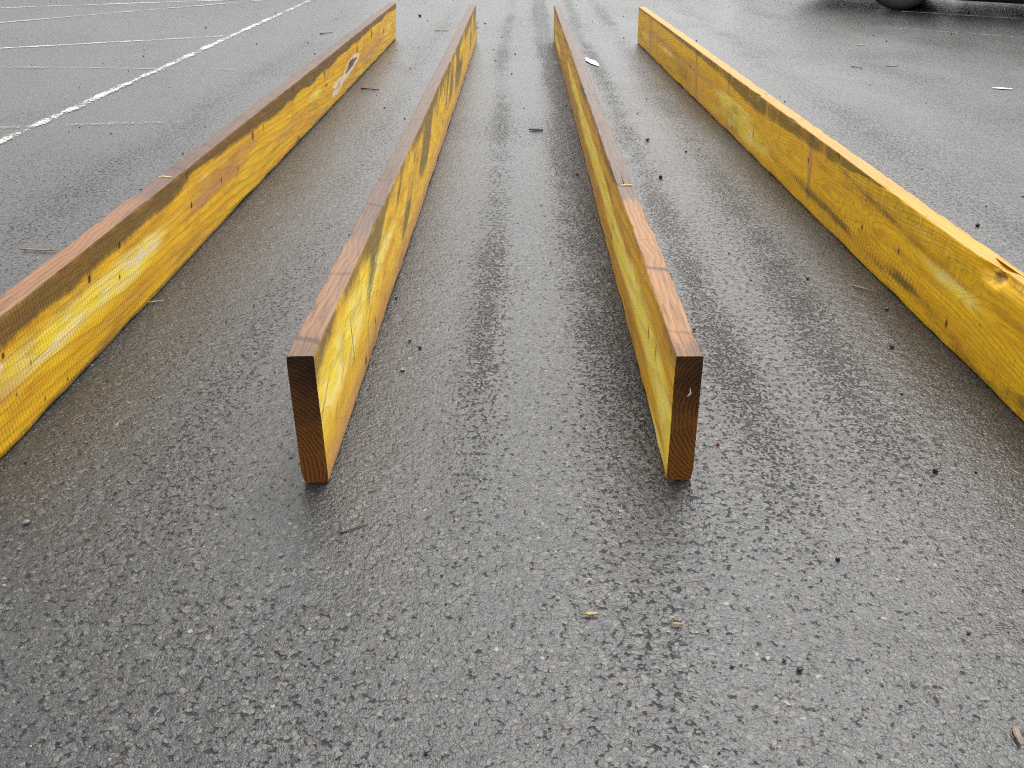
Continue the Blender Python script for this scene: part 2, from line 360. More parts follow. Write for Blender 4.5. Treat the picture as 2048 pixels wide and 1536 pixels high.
def make_board(i, slits, side_fn, top_fn, carve, mats, label):
    x0, y0, yaw, lean, L = BOARDS[i]; vis = 1 if i < 3 else -1
    ds, s, S = [], 0., [0.]
    while s < L:
        d = y0 + s + .25; s += .003 * (d / 1.55) ** 1.5; S.append(min(s, L))
    S = np.array(S); n = len(S)
    # cross-section walked from the bottom of the visible face, over the top, down the other face
    c = .0022; nz, nt_ = 66, 13
    per, face = [], []
    for z in np.linspace(c, BH - c, nz): per.append((vis * BT / 2, z)); face.append(0)
    for k in (1, 2): t = k / 3 * math.pi / 2; per.append((vis * (BT / 2 - c + c * math.cos(t)), BH - c + c * math.sin(t))); face.append(0 if k == 1 else 1)
    for u in np.linspace(BT / 2 - c, -BT / 2 + c, nt_): per.append((vis * u, BH)); face.append(1)
    for k in (1, 2): t = k / 3 * math.pi / 2; per.append((vis * (-BT / 2 + c - c * math.sin(t)), BH - c + c * math.cos(t))); face.append(1 if k == 1 else 2)
    for z in np.linspace(BH - c, c, 14): per.append((-vis * BT / 2, z)); face.append(2)
    for u in np.linspace(-BT / 2 + c, BT / 2 - c, 4): per.append((vis * u, 0)); face.append(2)
    per = np.array(per); face = np.array(face); m = len(per)
    SS = np.repeat(S[:, None], m, 1); N = np.repeat(per[None, :, 0], n, 0).copy(); Z = np.repeat(per[None, :, 1], n, 0).copy()
    vside = (face == 0)[None, :] * np.ones((n, 1))
    # slight crook along the length, uneven sawn surfaces and arrises
    topw = sstep(BH * .6, BH, Z)
    Z += topw * ((fbm(SS * 1.2, i * 7., i, 3) - .5) * .004 + (fbm(SS * 16, i * 3., i + 5, 3) - .5) * .0006)
    N += (fbm(SS * .6, i * 5. + Z * 1.5, i + 9, 3) - .5) * .006
    N += vis * vside * (fbm(SS * 9, Z * 40, i + 3, 3) - .5) * .0012
    arris = np.exp(-((Z - BH) / .006) ** 2) * np.exp(-((np.abs(N) - BT / 2) / .006) ** 2)
    wear = np.clip(fbm(SS * 22, np.sign(N) * 4., i + 31, 4) - .45, 0, 1) * 4
    N -= np.sign(N) * arris * wear * .0017; Z -= arris * wear * .0012
    foot = np.exp(-(Z / .006) ** 2)
    N -= np.sign(N) * foot * np.clip(fbm(SS * 8, np.sign(N) * 4., i + 41, 4) - .4, 0, 1) * .012
    if carve: N, Z = carve(SS, N, Z, vside, vis)
    P = np.stack([SS, -N, Z], -1)
    me = grid_mesh('timber_board', P, wrap=True)
    A = np.zeros((n, m, 4)); B = np.zeros((n, m, 4))
    sA, sB = side_fn(SS, Z); tA = top_fn(SS, N)
    sel = (face != 1); A[:, sel] = np.stack(sA, -1)[:, sel]; B[:, sel] = np.stack(sB, -1)[:, sel]
    A[:, ~sel] = np.stack(tA, -1)[:, ~sel]
    for nm, D in (('stainA', A), ('stainB', B)):
        at = me.attributes.new(nm, 'FLOAT_COLOR', 'POINT'); at.data.foreach_set('color', D.reshape(-1).astype(np.float32))
    cut = np.full((n, m), 3.)
    for (s_, z_, rs_, rz_) in slits: cut = np.minimum(cut, np.hypot((SS - s_) / (rs_ * .62), (Z - z_ - (SS - s_) * .3) / rz_))
    me.attributes.new('cut', 'FLOAT', 'POINT').data.foreach_set('value', cut.reshape(-1).astype(np.float32))
    fm = np.concatenate([face[1:], face[:1]]); pm = (np.minimum(face, fm) == 1) | ((face == 1) & (fm == 2)) | ((face == 0) & (fm == 1))
    mi = np.repeat(pm[None, :].astype(np.int32), n - 1, 0)
    me.polygons.foreach_set('material_index', mi.reshape(-1))
    o = obj('timber_board', me, mats[:2])
    a = Vector((math.sin(yaw), math.cos(yaw), 0)); nn = Vector((math.cos(yaw), -math.sin(yaw), 0)); k = Vector((0, 0, 1))
    n2 = math.cos(lean) * nn - math.sin(lean) * k; k2 = math.sin(lean) * nn + math.cos(lean) * k
    lift = BT / 2 * abs(math.sin(lean)) - .0005
    o.matrix_world = Matrix(((a.x, -n2.x, k2.x, x0), (a.y, -n2.y, k2.y, y0), (a.z, -n2.z, k2.z, lift), (0, 0, 0, 1)))
    tag(o, label, 'timber board', 'treated timber boards stood on edge on the asphalt')
    # the two cut ends
    for e, (row, nm) in enumerate(((0, 'near'), (-1, 'far'))):
        ring = P[row].copy(); cz = np.linspace(0, 1, 7)
        cen = ring.mean(0); verts = [cen]; rings = []
        V = [ring * (1 - t) + np.array([cen[0], 0, 0]) * t + np.array([0, 1, 0]) * 0 + t * np.stack([0 * ring[:, 0], 0 * ring[:, 1], ring[:, 2].clip(.02, BH - .02)], -1) for t in (0, .3, .65, 1)]
        V = np.stack(V, 0)
        if e == 1: V = V[::-1]
        em = grid_mesh('end_grain', V, smooth=False, wrap=True)
        zz = V.reshape(-1, 3)[:, 2]; st = (.25 + np.clip((zz - .03) / .17, 0, 1) ** 1.5 * .72 + .25 * np.exp(-((zz - .115) / .018) ** 2) if i == 2 else .08 + np.clip((zz - .02) / .16, 0, 1) * .72)
        em.attributes.new('stainA', 'FLOAT', 'POINT').data.foreach_set('value', st.astype(np.float32))
        obj('end_grain', em, mats[2], o)
    return o

def splinter(board, pts, r, mat, name='splinter'):
    """thin torn sliver following points in board space"""
    n = len(pts); V, F = [], []
    for k, p in enumerate(pts):
        q = r * (1 - .8 * abs(k / (n - 1) - .4))
        for j in range(5):
            t = j / 5 * 2 * math.pi; V.append((p[0] + q * math.cos(t) * .7, p[1] + q * math.sin(t) * .7, p[2] + q * .5 * math.sin(t + 1)))
    for k in range(n - 1):
        for j in range(5): F.append((k * 5 + j, k * 5 + (j + 1) % 5, (k + 1) * 5 + (j + 1) % 5, (k + 1) * 5 + j))
    return obj(name, mesh(name, V, F), mat, board)
def plain(name, col, rough=.6, var=.4, sc=60, **kw):
    m = NT(name); co = m.coord(); f = m.noise(co, sc, 3, .6)['Fac']
    m.set(Base_Color=m.mix(m.ss(f, .3, .7), tuple(c * (1 - var) for c in col), col), Roughness=rough, Normal=m.bump(f, .001, .5), **kw)
    return m.m
FRESH = plain('fresh_splinter_wood', (.78, .58, .28))
YFRESH = plain('yellow_splinter_wood', (.85, .65, .12))

zero = lambda S: np.zeros_like(S)
# ---- board 1: far left, brown stained upper band, torn scar
def side1(S, Z):
    topd = np.interp(S, [0, .3, .9, 1.05, 1.1, 1.6, 2.6, 3.6, 4.6, 5.3], [.050, .055, .050, .030, .020, .040, .050, .036, .028, .03])
    nz = (fbm(S * 5, Z * 5, 3, 4) - .5) * .03
    dark = sstep(-.022, .014, Z - (BH - topd) + nz) * np.interp(S, [0, 1.0, 1.25, 5.3], [.80, .80, .95, .97])
    dark = np.maximum(dark, blob(S, Z, 2.26, .185, .012, .035) * .9)
    for s, z in ((2.66, .19), (2.86, .18), (3.71, .15), (4.2, .16), (4.7, .12), (1.7, .17)): dark = np.maximum(dark, blob(S, Z, s, z, .014 + s * .004, .03) * .85)
    pale = .95 * blob(S, Z, .32, .125, .36, .045) + .9 * blob(S, Z, .72, .115, .20, .035) + .9 * blob(S, Z, 2.67, .115, .16, .03) + .6 * blob(S, Z, 4.9, .12, .4, .05) + .45 * blob(S, Z, 1.15, .17, .3, .03) + .4 * blob(S, Z, 1.6, .08, .25, .03)
    mould = .55 * np.exp(-(Z / .020) ** 2) + .75 * np.exp(-(Z / .012) ** 2) * fbm(S * 3, 1, 8) + blob(S, Z, 2.32, .02, .05, .03) * .5 + .4 * sstep(.17, .2, Z) * (S < 1) * fbm(S * 4, Z * 30, 12)  # mould patches, plus a band that darkens towards the bottom edge
    pink = .55 * sstep(.48, .75, fbm(S * 1.8, Z * 13, 144, 4)) + .75 * blob(S, Z, 1.5, .115, .22, .022) + .7 * blob(S, Z, 1.2, .115, .2, .025) + .8 * blob(S, Z, .1, .12, .13, .045) + .65 * blob(S, Z, 2.2, .09, .3, .03) + .6 * blob(S, Z, 3.4, .05, .8, .03) + .45 * blob(S, Z, 4.4, .1, .5, .04) + .5 * blob(S, Z, .66, .05, .3, .015)
    ph = Z * 2.2 + .10 * S + .10 * fbm(S * 1.3, Z * 9, 5, 3) + .9 * np.abs(Z - .12) * fbm(S * .9, 2., 9)
    ring = ph
    S0, Z0 = S, Z; S = S + (fbm(S * 7, Z * 55, 141, 4) - .5) * .22; Z = Z + (fbm(S * 6, Z0 * 45, 142, 4) - .5) * .034
    e1 = ((S - 3.52) / .27) ** 2 + ((Z - .105 - (S - 3.5) * .075) / .030) ** 2
    e2 = ((S - 3.18) / .17) ** 2 + ((Z - .066 - (S - 3.2) * .07) / .026) ** 2
    core = .95 * np.exp(-(e1 * 1.1) ** 1.5)
    rim = .62 * np.exp(-((np.sqrt(e1) - 1.02) / .20) ** 2) * sstep(.012, -.012, Z - .100 - (S - 3.5) * .075) + .66 * np.exp(-((np.sqrt(e2) - .75) / .42) ** 2)
    rim = np.maximum(rim, .52 * (blob(S, Z, .06, .135, .10, .022) + blob(S, Z, .30, .108, .05, .012) + .8 * blob(S, Z, .22, .10, .03, .010) + .85 * blob(S, Z, .75, .118, .16, .016)) * (.5 + fbm(S * 12, Z * 70, 143, 3)))
    scar = np.where(core > .55, core, np.clip(rim, 0, .60)) * (1 - .18 * fbm(S * 9, Z * 60, 4)); S, Z = S0, Z0
    knot = .8 * blob(S, Z, 2.9, .115, .05, .012) + .5 * blob(S, Z, 1.08, .19, .02, .02)
    saw = sstep(1.1, .5, S) * .8 + .15
    return (dark, pale, mould, pink), (ring, knot, scar, saw)
def top1(S, N):
    d = .25 + .5 * (fbm(S * 3, N * 20, 6) - .4)
    for s in (.98, 1.07, 1.32, 1.95, 2.6, 3.3, 3.9): d = np.maximum(d, .8 * np.exp(-((S - s + N * .4) / .010) ** 2))
    return (d + .25 * sstep(.75, 1.1, S), 1 - sstep(.55, .95, S) + .15, zero(S), zero(S))
def carve1(S, N, Z, vs, vis):
    w = np.exp(-((S - 1.066) / .008) ** 2) * sstep(.19, BH, Z) * sstep(-.004, BT / 2, N)
    Z = Z - w * .007; N = N - w * .004
    st = sstep(1.05, 1.07, S) * (1 - sstep(1.07, 1.2, S)) * sstep(.2, BH, Z) * (N > 0); N = N + st * .002
    return N, Z
# ---- board 2: dark grey diagonal streaks
def side2(S, Z):
    D = S * 1.0 + Z * 3.2
    st = fbm(D * 1.5 - 1.2 * S, Z * 12 - S * 2.0, 21, 4)
    dark = zero(S) + .16 * sstep(.195, .225, Z)
    mould = 1.1 * sstep(.35, .85, fbm(S * 1.5 + Z * 4, Z * 16 - S * 5.5, 22, 5)) * sstep(.02, .1, Z) * np.interp(S, [0, .5, 1.4, 3, 5.3], [.35, .6, .85, .8, .5]) + .55 * np.exp(-((Z - BH) / .03) ** 2) * fbm(S * 4, 2, 23) * 1.2 + .35 * np.exp(-(Z / .02) ** 2)  # mould streaks; the last term darkens towards the bottom edge
    mould = mould * 1.8 + .85 * blob(S, Z, 3.45, .115, .35, .035) + .25 * sstep(.15, .22, Z)
    pale = .75 * blob(S, Z, .35, .15, .3, .05) + .4 * blob(S, Z, .1, .12, .2, .06) + .55 * blob(S, Z, .75, .14, .25, .03) + .35 * fbm(S * 2, Z * 14, 25)
    pink = .8 * np.exp(-((Z - .01) / .035) ** 2) + .2
    ph = Z * 1.5 + .55 * S + .25 * fbm(S * 1.5, Z * 8, 26, 3)
    knot = .8 * blob(S, Z, .41, .02, .02, .012) + .9 * blob(S, Z, 3.45, .12, .22, .02)
    for (a, b, c, d) in ((.298, .16, .30, .07), (.60, .19, .50, .10), (.466, .075, .449, .012), (.92, .205, .75, .13), (1.5, .2, 1.3, .12), (2.2, .2, 2.0, .10)):
        t = np.clip(((S - a) * (c - a) + (Z - b) * 30 * (d - b) * 30) / ((c - a) ** 2 + ((d - b) * 30) ** 2), 0, 1)
        dist = np.hypot(S - a - t * (c - a), (Z - b - t * (d - b)) * 1.); mould = np.maximum(mould, 1.0 * np.exp(-(dist / .004) ** 2))
    return (dark, pale, mould, pink), (ph, knot, zero(S), zero(S) + .1)
def top2(S, N):
    d = .2 + .5 * (fbm(S * 3, N * 30, 16) - .4)
    for s in (.06, .35, .79, 1.0, 1.35, 1.72, 1.97, 2.5, 3.0): d = np.maximum(d, .75 * np.exp(-((S - s + N * .8 * np.sin(s * 9)) / .012) ** 2))
    return (d + .25 * sstep(.12, .0, S), .55 * np.exp(-((S - .3) / .22) ** 2) + .35 * sstep(.9, .6, S), zero(S), zero(S))
# ---- board 3: pale sapwood streak
def side3(S, Z):
    wv = (fbm(S * 2.2, 3, 33, 3) - .5) * .02
    streak = band(S, Z + wv, [(.0, .075), (.14, .105), (.32, .118), (.64, .112), (.94, .10), (1.55, .118), (2.0, .118), (3.05, .125), (3.4, .14)], [.055, .055, .048, .042, .038, .038, .040, .030, .018])
    streak = np.maximum(streak, .9 * blob(S, Z, 4.6, .07, .45, .03)); streak = np.maximum(streak, .6 * blob(S, Z, 4.95, .13, .2, .02))
    streak = np.maximum(streak, .9 * blob(S, Z, .13, .012, .12, .014))
    dark = .85 * sstep(.16, .225, Z + (fbm(S * 5, 1, 35) - .5) * .03) * fbm(S * 3, Z * 20, 36) * 1.5
    mould = .75 * np.exp(-((Z - BH) / .025) ** 2) * fbm(S * 6, 2, 37) * 1.3 + .5 * np.exp(-(Z / .014) ** 2) + .6 * blob(S, Z, 1.2, .16, .25, .02) + .5 * blob(S, Z, 2.6, .16, .3, .018) + .4 * blob(S, Z, 1.9, .17, .15, .02)  # mould on the upper edge and patches, plus darkening along the bottom edge
    pink = .18 + .3 * np.exp(-((Z - .04) / .03) ** 2) + .30 * sstep(1.2, 1.8, S)
    ph = Z * 1.6 + .2 * S + .18 * fbm(S * 1.2, Z * 9, 38, 3)
    scar = .36 * np.clip(fbm(S * 5, Z * 25, 39) * 1.6, 0, 1) * (blob(S, Z, 1.25, .115, .25, .012) + blob(S, Z, .14, .008, .09, .008) * 1.1 + blob(S, Z, 4.6, .06, .25, .016)) 
    knot = .5 * blob(S, Z, 1.7, .16, .04, .012)
    return (dark, np.clip(streak * 1.45, 0, 1.4), mould, pink * (1 - np.clip(streak, 0, 1))), (ph, knot, scar, np.exp(-((Z - .09) / .05) ** 2) * sstep(.9, .3, S) * .9)
def top3(S, N):
    d = .12 + .4 * (fbm(S * 3, N * 30, 46) - .4) + .2 * sstep(.9, 1.2, S)
    for s, a in ((.09, .6), (.385, .95), (.55, .5), (.972, .55), (1.42, .7), (1.55, .5), (2.16, .75), (2.99, .7), (3.35, .4), (3.9, .5)): d = np.maximum(d, a * np.exp(-((S - s + N * .3) / .013) ** 2))
    d = np.maximum(d, .7 * sstep(.13, .02, S))
    return (d, 1 - sstep(.72, .98, S), zero(S), zero(S))
def carve3(S, N, Z, vs, vis):
    top = sstep(.205, BH, Z)
    Z = Z - top * .004 * sstep(.985, .968, S) * sstep(.55, .97, S) - top * .003 * np.exp(-((S - .972) / .004) ** 2)
    N = N - top * .004 * sstep(.968, .98, S) * sstep(1.25, .98, S) * (N > 0)
    return N, Z
# ---- board 4: bright yellow, cathedral grain, mouldy upper edge, torn-out knot
def side4(S, Z):
    drip = fbm(S * 22, Z * 3, 51, 3)
    mh = np.interp(S, [0, .9, 1.2, 1.4, 1.6, 1.8, 2.3, 2.5, 2.8, 3.4, 5.3], [.0, .0, .012, .03, .035, .035, .05, .045, .03, .018, .012])
    mould = sstep(.0, .8, (Z - (BH - mh * 1.7)) / (mh * 1.1 + .001)) * np.where(mh > .005, 1, 0) * (.50 + .85 * drip)
    lowm = band(S, Z, [(.2, .03), (.5, .03), (.8, .045), (1.15, .045), (1.6, .055), (1.9, .06)], .020) * .42 * (.6 + 3.2 * fbm(S * 7, Z * 40, 57, 4) ** 2) + .45 * np.exp(-(Z / .018) ** 2)  # lower mould streak, plus darkening towards the bottom edge
    dk = band(S, Z, [(.55, .15), (.75, .155), (1.0, .165), (1.15, .175), (1.38, .195)], .015) * .55 * (.5 + 1.5 * fbm(S * 6, Z * 60, 58, 4))
    mould = np.maximum(mould, lowm); mould = np.maximum(mould, dk)
    mould = np.maximum(mould, .62 * fbm(S * 1.6, Z * 9, 59, 4) ** 1.5 + .30 * blob(S, Z, .85, .19, .45, .045) + .25 * blob(S, Z, .25, .06, .3, .05) + .22 * blob(S, Z, 3.9, .06, 1.2, .06))
    mould = np.maximum(mould, .6 * blob(S, Z, 2.62, .03, .03, .03)); mould = np.maximum(mould, .5 * blob(S, Z, 2.9, .1, .05, .02))
    dark = .55 * sstep(.19, .225, Z) * sstep(.48, .40, S) + zero(S)
    pale = 1.25 * blob(S, Z, 2.65, .115, .30, .030) + .95 * blob(S, Z, 2.35, .06, .35, .04) + 1.2 * blob(S, Z, 5.03, .088, .13, .024) + .8 * blob(S, Z, 4.2, .105, .45, .016) + .95 * blob(S, Z, .62, .13, .20, .020) + .5 * blob(S, Z, .95, .19, .5, .02) + .35 * blob(S, Z, .45, .06, .35, .03) + .5 * blob(S, Z, 3.0, .04, .5, .04)
    strap = zero(S)
    for s, dz in ((1.607, .12), (3.38, .2), (4.80, .2), (2.72, .02)):
        strap = np.maximum(strap, sstep(1.15, .8, np.abs(S - s - (Z - .11) * dz) / (.011 + s * .004)) * (1.25 if s != 2.72 else .7) * sstep(.01, .05, Z + (s > 2)))
    pink = np.maximum(strap, .8 * band(S, Z, [(2.7, .12), (3.4, .13), (4.8, .14)], .022) * .9); pink = np.maximum(pink, .6 * blob(S, Z, 1.95, .11, .14, .014))
    pink = np.maximum(pink, .55 * blob(S, Z, 1.45, .1, .1, .014)); pink = np.maximum(pink, .4 * blob(S, Z, 3.7, .05, .8, .04))
    zc = .118 + .01 * np.sin(S * 2.1) + (fbm(S * 1.6, 4, 55, 3) - .5) * .04
    ph = np.sqrt((Z - zc) ** 2 + .012 ** 2) * 2.6 + .16 * S + .10 * fbm(S * 2, Z * 14, 56, 4)
    knot = zero(S)
    for (s, z, a, rs, rz) in ((2.235, .116, .22, .10, .022), (.66, .143, .22, .10, .022), (.9, .115, .16, .06, .018), (1.6, .13, .14, .08, .02), (1.2, .11, .12, .1, .03)):
        ph += a * blob(S, Z, s, z, rs, rz) * (.55 + .9 * fbm(S * 9, Z * 40, 60, 3)); knot = np.maximum(knot, .42 * blob(S, Z, s, z, .016, .009))
    knot = np.maximum(knot, .95 * blob(S, Z, .458, .208, .030, .018)); knot = np.maximum(knot, .6 * blob(S, Z, 1.81, .215, .05, .007))
    saw = np.exp(-((Z - .05) / .035) ** 2) * sstep(.65, .85, S) * sstep(2.2, 1.7, S) + .35 * sstep(.18, .2, Z) * sstep(.5, .8, S) * sstep(1.3, 1.0, S)
    return (dark, pale, mould, pink), (ph, knot, zero(S), saw)
def top4(S, N):
    d = .05 + .5 * (fbm(S * 4, N * 30, 66) - .45)
    for s, a in ((.40, .6), (1.8, .5), (2.2, .55), (2.35, .5), (2.6, .45), (3.4, .4)): d = np.maximum(d, a * np.exp(-((S - s + N) / .02) ** 2))
    return (d, .45 + .7 * sstep(1.1, .8, S) + .4 * (fbm(S * 2, 3, 67) - .5), zero(S), zero(S))
def carve4(S, N, Z, vs, vis):
    left = N < .004
    n0 = (fbm(S * 30, Z * 60, 71) - .5)
    # waney bevel towards the near end, torn-out knot where it starts
    w = sstep(.46, .43, S + n0 * .01) * sstep(.188, .226, Z) * left
    N = N + w * .011
    kn = np.exp(-((((S - .468) / .040) ** 2 + ((Z - .214) / .022) ** 2) ** 1.6)) * left
    N = N + kn * (.016 + (fbm(S * 120, Z * 150, 72, 3) - .5) * .012 + n0 * .014); Z = Z - kn * .007 * sstep(.2, BH, Z)
    st = np.exp(-((S - 1.83) / .035) ** 2) * sstep(.21, BH, Z) * left; N = N + st * .005
    st = sstep(2.24, 2.25, S) * sstep(2.34, 2.26, S) * sstep(.2, BH, Z) * left; N = N + st * .006
    st = np.exp(-((S - 1.385) / .012) ** 2 - ((Z - .214) / .010) ** 2) * left; N = N + st * .005
    return N, Z

sl1 = [(.614, .179, .010, .0085), (.456, .163, .011, .009), (.597, .115, .006, .006), (1.082, .127, .009, .009), (1.167, .101, .006, .005), (1.243, .086, .005, .006), (.111, .161, .006, .006), (.191, .111, .003, .005), (.309, .018, .004, .006), (.13, .08, .003, .004), (1.066, .205, .006, .020), (1.83, .166, .007, .012), (1.66, .15, .006, .010), (1.52, .11, .007, .010), (1.35, .118, .008, .010), (1.5, .09, .006, .008), (2.264, .19, .010, .030), (2.66, .19, .010, .022), (2.86, .18, .010, .022), (3.71, .155, .010, .022), (2.34, .012, .012, .014), (4.2, .17, .016, .022), (.217, .026, .003, .005), (.78, .20, .003, .004)]
sl2 = [(.407, .020, .012, .008), (.30, .13, .003, .02), (.60, .165, .004, .02), (2.38, .076, .012, .012), (.92, .19, .005, .008), (1.2, .10, .005, .006), (.55, .045, .008, .008)]
sl3 = [(.52, .15, .006, .008), (.30, .13, .006, .016), (.20, .14, .005, .012), (1.05, .07, .010, .010), (3.0, .15, .02, .012), (.75, .15, .005, .006)]
sl4 = [(1.139, .0896, .008, .0085), (.897, .108, .007, .009), (.603, .046, .008, .0095), (1.383, .212, .008, .010), (1.631, .144, .009, .0085), (2.286, .0795, .011, .011), (1.957, .143, .008, .009), (1.45, .205, .010, .004), (1.70, .17, .004, .006), (.80, .16, .003, .003), (3.55, .13, .02, .012), (2.55, .035, .010, .012), (1.22, .13, .007, .003), (.47, .10, .003, .003)]
PINKTOP = ((.23, .108, .044), (.125, .070, .046), (.042, .024, .017))
b1 = make_board(1, sl1, side1, top1, carve1, [side_material('board_face_streaked', ((.64, .30, .008), (.90, .56, .010)), (.055, .030, .014), cross=True, ringw=.8), top_material('board_edge_brown', *PINKTOP), end_material('board_end_a', (.09, .1), 1)],
                'leftmost timber board, golden face with brown upper band and torn scar far along')
b2 = make_board(2, sl2, side2, top2, None, [side_material('board_face_grey_streaked', ((.58, .30, .016), (.86, .55, .020)), (.06, .035, .02), mouldc=(.13, .11, .06), RINGS=9., scratch=20, ringw=.35), top_material('board_edge_pink', (.23, .122, .064), (.13, .080, .055), (.05, .03, .021)), end_material('board_end_b', (.10, .02), 2)],
                'second timber board from the left, its dark end facing the viewer, grey mould streaks')
b3 = make_board(3, sl3, side3, top3, carve3, [side_material('board_face_sapwood', ((.54, .27, .010), (.74, .42, .012)), (.07, .04, .015), RINGS=14., palec=((.95, .76, .06), (.96, .85, .26))), top_material('board_edge_orange', (.29, .138, .048), (.13, .086, .064), (.042, .027, .02)), end_material('board_end_c', (-.10, .12), 3)],
                'third timber board from the left with a pale yellow streak along its face')
b4 = make_board(4, sl4, side4, top4, carve4, [side_material('board_face_bright', ((.64, .33, .006), (.90, .56, .008)), (.20, .09, .02), ripple=True, RINGS=38., ringw=.75), top_material('board_edge_yellow', (.52, .26, .014), (.44, .22, .035), (.24, .11, .016)), end_material('board_end_d', (.05, .1), 4)],
                'rightmost timber board, bright yellow with a torn-out knot on its upper edge')
splinter(b1, [(.983, .018, .2262), (.985, .008, .2272), (.984, -.004, .2268), (.986, -.012, .2262)], .0022, FRESH)
splinter(b3, [(.973, .010, .2235), (.975, -.002, .2250), (.974, -.012, .2245), (.968, -.020, .2225)], .0026, FRESH)
splinter(b4, [(.800, .021, .206), (.795, .024, .214), (.790, .023, .222), (.782, .020, .229)], .0010, YFRESH)
splinter(b4, [(.812, .022, .222), (.800, .025, .214), (.794, .023, .205)], .0009, YFRESH)
splinter(b4, [(.52, .019, .224), (.515, .022, .229), (.505, .021, .227)], .0013, YFRESH)
splinter(b3, [(.40, .022, .214), (.40, .0235, .207), (.385, .022, .202)], .0014, FRESH)
splinter(b3, [(-.0008, -.004, .168), (-.002, -.005, .161), (-.001, -.001, .155)], .0022, plain('pale_wood_chip', (.85, .8, .7)), 'wood_chip')

# ------------------------------------------------------------------ parked car (only its left wheel and shadow are in frame)
CAR_PAINT = NT('dark_green_car_paint'); CAR_PAINT.set(Base_Color=(.020, .026, .024), Roughness=.25, Metallic=.0, Coat_Weight=.8); CAR_PAINT = CAR_PAINT.m
RUBBER = plain('tyre_rubber', (.030, .030, .031), .7, .4, 40); DARK = plain('black_underbody', (.012, .012, .013), .8, .4, 20)
ALLOY = plain('alloy_rim', (.42, .43, .44), .32, .15, 30, Metallic=.9)
GLASS = NT('car_glass'); GLASS.set(Base_Color=(.015, .018, .02), Roughness=.05); GLASS = GLASS.m
LAMP = NT('lamp_lens'); LAMP.set(Base_Color=(.7, .7, .7), Roughness=.08, Coat_Weight=1.); LAMP = LAMP.m
TAIL = NT('tail_lens'); TAIL.set(Base_Color=(.35, .01, .01), Roughness=.1); TAIL = TAIL.m
def box(b, c, h, bev=0.):
    """append a box with chamfered edges to b=(V,F)"""
    V, F = b; k = len(V); x, y, z = h
    for sz in (-1, 1):
        for sx, sy in ((-1, -1), (1, -1), (1, 1), (-1, 1)): V.append((c[0] + sx * (x - bev), c[1] + sy * (y - bev), c[2] + sz * z))
    for sz in (-1, 1):
        for sx, sy in ((-1, -1), (1, -1), (1, 1), (-1, 1)): V.append((c[0] + sx * x, c[1] + sy * y, c[2] + sz * (z - bev)))
    F.append((k + 3, k + 2, k + 1, k)); F.append((k + 4, k + 5, k + 6, k + 7))
    for j in range(4):
        n = (j + 1) % 4
        F += [(k + j, k + n, k + 8 + n, k + 8 + j), (k + 8 + j, k + 8 + n, k + 12 + n, k + 12 + j), (k + 12 + j, k + 12 + n, k + 4 + n, k + 4 + j)]
def part(name, mat, parent, *boxes):
    b = ([], [])
    for c, h, bv in boxes: box(b, c, h, bv)
    return obj(name, mesh(name, *b, smooth=False), mat, parent)
def lathe(name, prof, mat, parent, seg=40):
    """revolve (r, y) about the y axis"""
    t = np.linspace(0, 2 * np.pi, seg, endpoint=False)
    P = np.stack([np.stack([r * np.cos(t), np.full(seg, y), r * np.sin(t)], -1) for r, y in prof], 0)
    return obj(name, grid_mesh(name, P, wrap=True), mat, parent)
